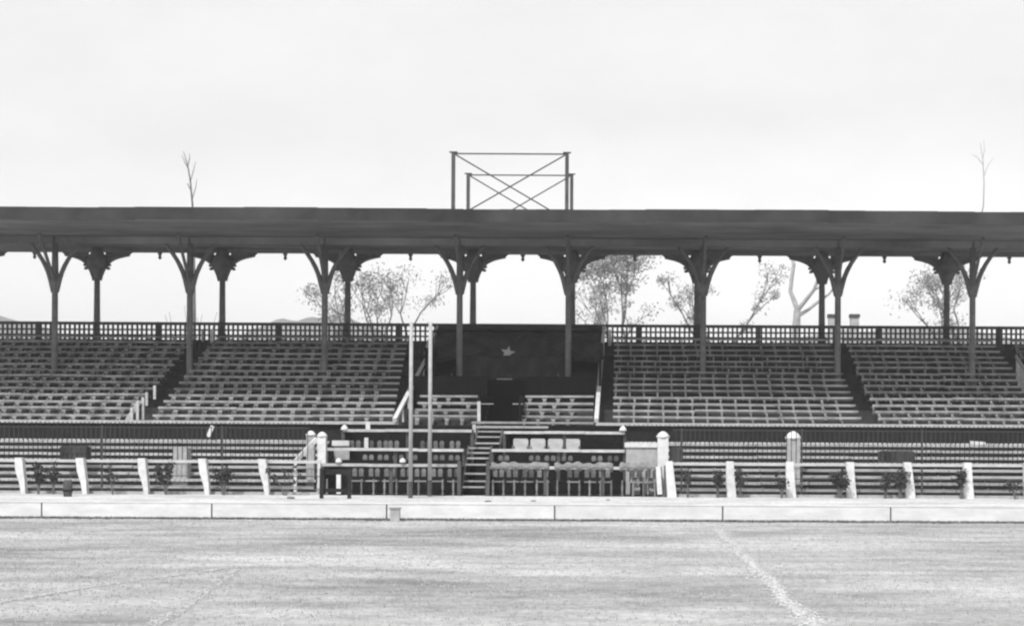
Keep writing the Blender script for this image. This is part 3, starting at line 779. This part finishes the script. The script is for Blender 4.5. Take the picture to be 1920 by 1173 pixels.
# ------------------------------------------------------------------ plants
def leafball(b, c, r, n, s, squash=1):
    for _ in range(n):
        d = Vector((random.gauss(0, 1), random.gauss(0, 1), random.gauss(0, 1))).normalized()*r*random.random()**.45
        d.z *= squash; p = c+d
        u = Vector((random.gauss(0, 1), random.gauss(0, 1), random.gauss(0, 1))).normalized(); v = u.orthogonal().normalized()
        k = s*random.uniform(.6, 1.3); b.quad(p, u*k*.5, v*k*.32)
def shrub(px, py0, D, wpx, label, dens=1.0, name='shrub'):
    x = XX(px, D, 900); h = ZZ(py0, D); wd = wpx*D/F
    t = thing(name, (x, D, 0), label, 'shrub', 'straggly shrubs before the fences')
    st, lf = MB(), MB(); n = max(4, int(7*dens))
    for k in range(n):
        a = random.uniform(-1, 1); tip = Vector((a*wd/2, random.uniform(-.12, .12), h*random.uniform(.55, 1.0)))
        mid = Vector((tip.x*.35, tip.y*.4, tip.z*.5))
        st.tube([Vector((a*.04, 0, -.02)), mid, tip], [.018, .013, .006], 5)
        leafball(lf, tip, .15, int(24*dens), .075); leafball(lf, mid.lerp(tip, .45), .12, int(14*dens), .075)
    st.build('stem', M['bark'], t); lf.build('foliage', M['leafdark'], t)
for px, py, wpx, dn, lb in ((72, 878, 34, 1.1, 'second white post from the left edge, on its left'), ):
    pass
SH = [(72, 876, 24, 1.2, 'tall dark shrub with two stems right of the leftmost white post'),
      (100, 874, 14, .9, 'slim upright dark shrub beside the two stemmed one at the left'),
      (212, 878, 44, .7, 'spreading thin shrub in the middle of the second left fence bay'),
      (312, 876, 40, 1.3, 'dense starry shrub between the third and fourth white posts'),
      (420, 876, 42, 1.2, 'bushy shrub left of the last leaning white post'),
      (535, 880, 60, .8, 'wide thin shrub at the foot of the stair rail'),
      (1290, 872, 6, .6, 'very slim dark plant in the first right fence bay'),
      (1345, 880, 16, 1.0, 'small dark shrub left of the second right hand white post'),
      (1388, 880, 12, .9, 'narrow dark shrub hugging the second right hand white post'),
      (1466, 882, 20, .8, 'low shrub left of the white post below the lone domed pillar'),
      (1575, 880, 30, 1.5, 'thick dark shrub left of the fourth right hand white post'),
      (1660, 884, 14, .9, 'small upright shrub right of the fourth right hand white post'),
      (1688, 880, 26, 1.3, 'thick shrub crowding the fifth right hand white post'),
      (1803, 880, 12, 1.2, 'slim dark shrub just left of the sixth right hand white post'),
      (1905, 900, 40, .8, 'low wide shrub at the right edge of the photo')]
for px, py, wpx, dn, lb in SH: shrub(px, py, 59.5, wpx, lb, dn)

for k, (px, py, sz, lb) in enumerate(((915, 940, .09, 'small stone on the sand right of the steps'), (1000, 939, .07, 'smaller stone farther right of the steps'), (545, 934, .12, 'flat stone at the foot of the left fence'), (1140, 937, .06, 'tiny stone before the lowest right box'))):
    D = F*ZC/(py-VY-(px-VX)*TH); b = MB(); rr_ = random.Random(k)
    b.lathe([(sz*.8, 0), (sz, sz*.2), (sz*.7, sz*.5), (sz*.2, sz*.62)], 0, 0, -.006, 9)
    b.v = [Vector((p.x*rr_.uniform(.9, 1.5), p.y*rr_.uniform(.8, 1.1), p.z)) for p in b.v]
    o_ = b.build('stone', M['bark']); o_.location = (XX(px, D, py), D, 0); tag(o_, lb, 'stone', 'stones on the sand')

def tree(name, px, D, htop, crown, label, leaf=.22, nleaf=60, bark='bark', seed=1, levels=4, lean=0, spread=.55, r0=.22, leafm='leaf', fork=2.2):
    rnd = random.Random(seed); x = XX(px, D, 600)
    t = thing(name, (x, D, 0), label, 'tree', 'trees behind the grandstand'); st, lf = MB(), MB(); tips = []
    def grow(p, d, L, r, lv):
        n = 4; pts = [p]; q = p; dd = d
        for k in range(n):
            dd = (dd + Vector((rnd.uniform(-.16, .16), rnd.uniform(-.16, .16), rnd.uniform(-.04, .12)))).normalized(); q = q+dd*L/n; pts.append(q)
        st.tube(pts, [r*(1-.35*k/n) for k in range(n+1)], 6 if lv > 1 else 5, False)
        if lv == 0: tips.append(q); return
        if lv <= 2: tips.append(pts[2].lerp(pts[3], .5))
        for k in range(3 if rnd.random() < fork-2 else 2):
            a = rnd.uniform(0, math.tau); s = Vector((math.cos(a), math.sin(a)*.7, .15))*spread*rnd.uniform(.7, 1.4)
            grow(q, (dd+s).normalized(), L*rnd.uniform(.62, .82), r*.6, lv-1)
    grow(Vector((0, 0, -.1)), Vector((lean, 0, 1)).normalized(), htop*.36, r0, levels)
    st.build('trunk', M[bark], t)
    if nleaf:
        for p in tips:
            if rnd.random() < .85: leafball(lf, p, crown*rnd.uniform(.5, 1.7), int(nleaf*rnd.uniform(.1, .95)), leaf*.85, .75)
        lf.build('crown', M[leafm], t)
    return t
tree('leafy_tree', 1208, 210, 26.0, 1.9, 'leafy tree seen through the bay right of the canopy', 0.30, 209, r0=.38, seed=3, levels=5, spread=.55)
tree('leafy_tree', 1120, 206, 19.3, 1.22, 'lower thin tree left of the leafy one beyond the bay', 0.28, 89, r0=.38, seed=9, levels=4, spread=.7)
tree('leafy_tree', 1362, 214, 21.0, 1.05, 'small sparse tree right of the double column', 0.28, 75, r0=.38, seed=12, levels=4, spread=.4)
tree('leafy_tree', 695, 210, 21.0, 1.40, 'sparse leafed tree at the left of the bay above the tall posts', 0.28, 101, r0=.38, seed=21, levels=4, spread=.7)
tree('leafy_tree', 778, 217, 21.5, 1.40, 'thin crowned tree behind the tall white posts', 0.26, 71, r0=.38, seed=31, levels=4, spread=.5)
tree('leafy_tree', 1835, 210, 22.7, 1.93, 'leafy tree behind the column at the right edge', 0.30, 163, r0=.38, seed=44, levels=4, spread=.55)
tree('bare_tree', 322, 125, 12.0, 0, 'thin bare sapling faint behind the left bays', nleaf=0, seed=5, levels=3, spread=.3, r0=.10)
# forked bare tree, traced limb by limb at its own distance
D = 112; t = thing('bare_tree', (XX(1495, D, 600), D, 0), 'forked leafless tree with a winding pale limb in a right hand bay', 'tree'); o = Vector(t.location)
def limb(b, pts, r): b.tube([P(a, c, D)+Vector((0, dy, 0))-o for a, c, dy in pts], r, 8, False)
b = MB(); limb(b, [(1494, 798, 0), (1494, 700, 0), (1493, 610, 0), (1495, 580, 0)], [.42, .34, .26, .22])
limb(b, [(1495, 580, 0), (1489, 562, .2), (1483, 545, .4), (1486, 520, .5), (1490, 495, .6), (1487, 470, .8), (1494, 440, .9)], [.17, .16, .13, .13, .12, .10, .06])
limb(b, [(1495, 582, 0), (1510, 563, -.3), (1524, 545, -.6), (1533, 520, -.8), (1540, 490, -1), (1552, 450, -1)], [.14, .13, .11, .10, .08, .05])
limb(b, [(1497, 592, 0), (1516, 580, .3), (1534, 566, .5), (1556, 550, .6), (1580, 520, .8)], [.12, .11, .10, .08, .05])
limb(b, [(1524, 545, -.6), (1534, 540, -.2), (1548, 522, .1)], [.07, .06, .04])
b.build('trunk', M['palebark'], t)
# tall bare top showing above the roof at the left
D = 130; t = thing('bare_tree', (XX(362, D, 600), D, 0), 'tall thin bare tree whose twigs stick up above the roof at the left', 'tree'); o = Vector(t.location)
b = MB(); limb(b, [(362, 798, 0), (364, 600, 0), (363, 450, 0), (361, 385, 0), (357, 340, 0), (352, 310, 0), (344, 284, 0)], [.2, .15, .10, .075, .06, .045, .02])
for pts in ([(357, 340, 0), (362, 318, .2), (365, 302, .3)], [(352, 312, 0), (357, 298, -.2), (356, 288, -.2)], [(354, 318, 0), (346, 305, .2), (339, 290, .3)], [(360, 375, 0), (366, 350, .2), (368, 335, .2)], [(359, 360, 0), (350, 343, .2)]):
    limb(b, pts, [.04, .03, .015][:len(pts)])
b.build('trunk', M['bark'], t)

D = 135; t = thing('bare_tree', (XX(1845, D, 600), D, 0), 'tall thin bare tree whose twigs stick up above the roof at the far right', 'tree'); o = Vector(t.location)
b = MB(); limb(b, [(1824, 798, 0), (1824, 600, 0), (1824, 500, 0), (1836, 420, 0), (1844, 385, 0), (1845, 340, 0), (1843, 300, 0), (1838, 268, 0)], [.15, .12, .09, .07, .055, .045, .03, .015])
for pts in ([(1845, 330, 0), (1854, 308, .2), (1864, 295, .3)], [(1844, 310, 0), (1832, 296, -.2), (1822, 290, -.2)], [(1843, 296, 0), (1847, 280, .2), (1846, 262, .3)]):
    limb(b, pts, [.03, .022, .012])
b.build('trunk', M['palebark'], t)

# two chimney stacks behind the balustrade on the right
for px, D, lb in ((1602, 100, 'grey chimney stack with a dark cap right of the paired columns'), (1561, 100, 'grey chimney stack half hidden behind the paired columns')):
    zt = ZZ(589, D, px); t = thing('chimney_stack', (XX(px, D, 600), D, 0), lb, 'chimney', 'chimney stacks behind the stand')
    MB().box(-.24, .24, -.24, .24, -.02, zt-.2).build('shaft', M['stone'], t); MB().box(-.29, .29, -.29, .29, zt-.198, zt).build('cap', M['iron'], t)

# ------------------------------------------------------------------ haze
me = bpy.data.meshes.new('haze'); hb = MB().box(-2700, 2700, -400, 4700, -1.3, 80)
me.from_pydata([tuple(p) for p in hb.v], [], hb.f)
hm = bpy.data.materials.new('haze'); hm.use_nodes = True; t_ = hm.node_tree; t_.nodes.clear()
pv = t_.nodes.new('ShaderNodeVolumePrincipled'); pv.inputs['Color'].default_value = (.97, .97, .97, 1); pv.inputs['Density'].default_value = .0005
pv.inputs['Anisotropy'].default_value = .0
ou = t_.nodes.new('ShaderNodeOutputMaterial'); t_.links.new(pv.outputs[0], ou.inputs['Volume']); me.materials.append(hm)
ho = bpy.data.objects.new('haze', me); COL.objects.link(ho); ho['kind'] = 'stuff'; ho['label'] = 'pale haze that greys the trees and hills behind the stand'
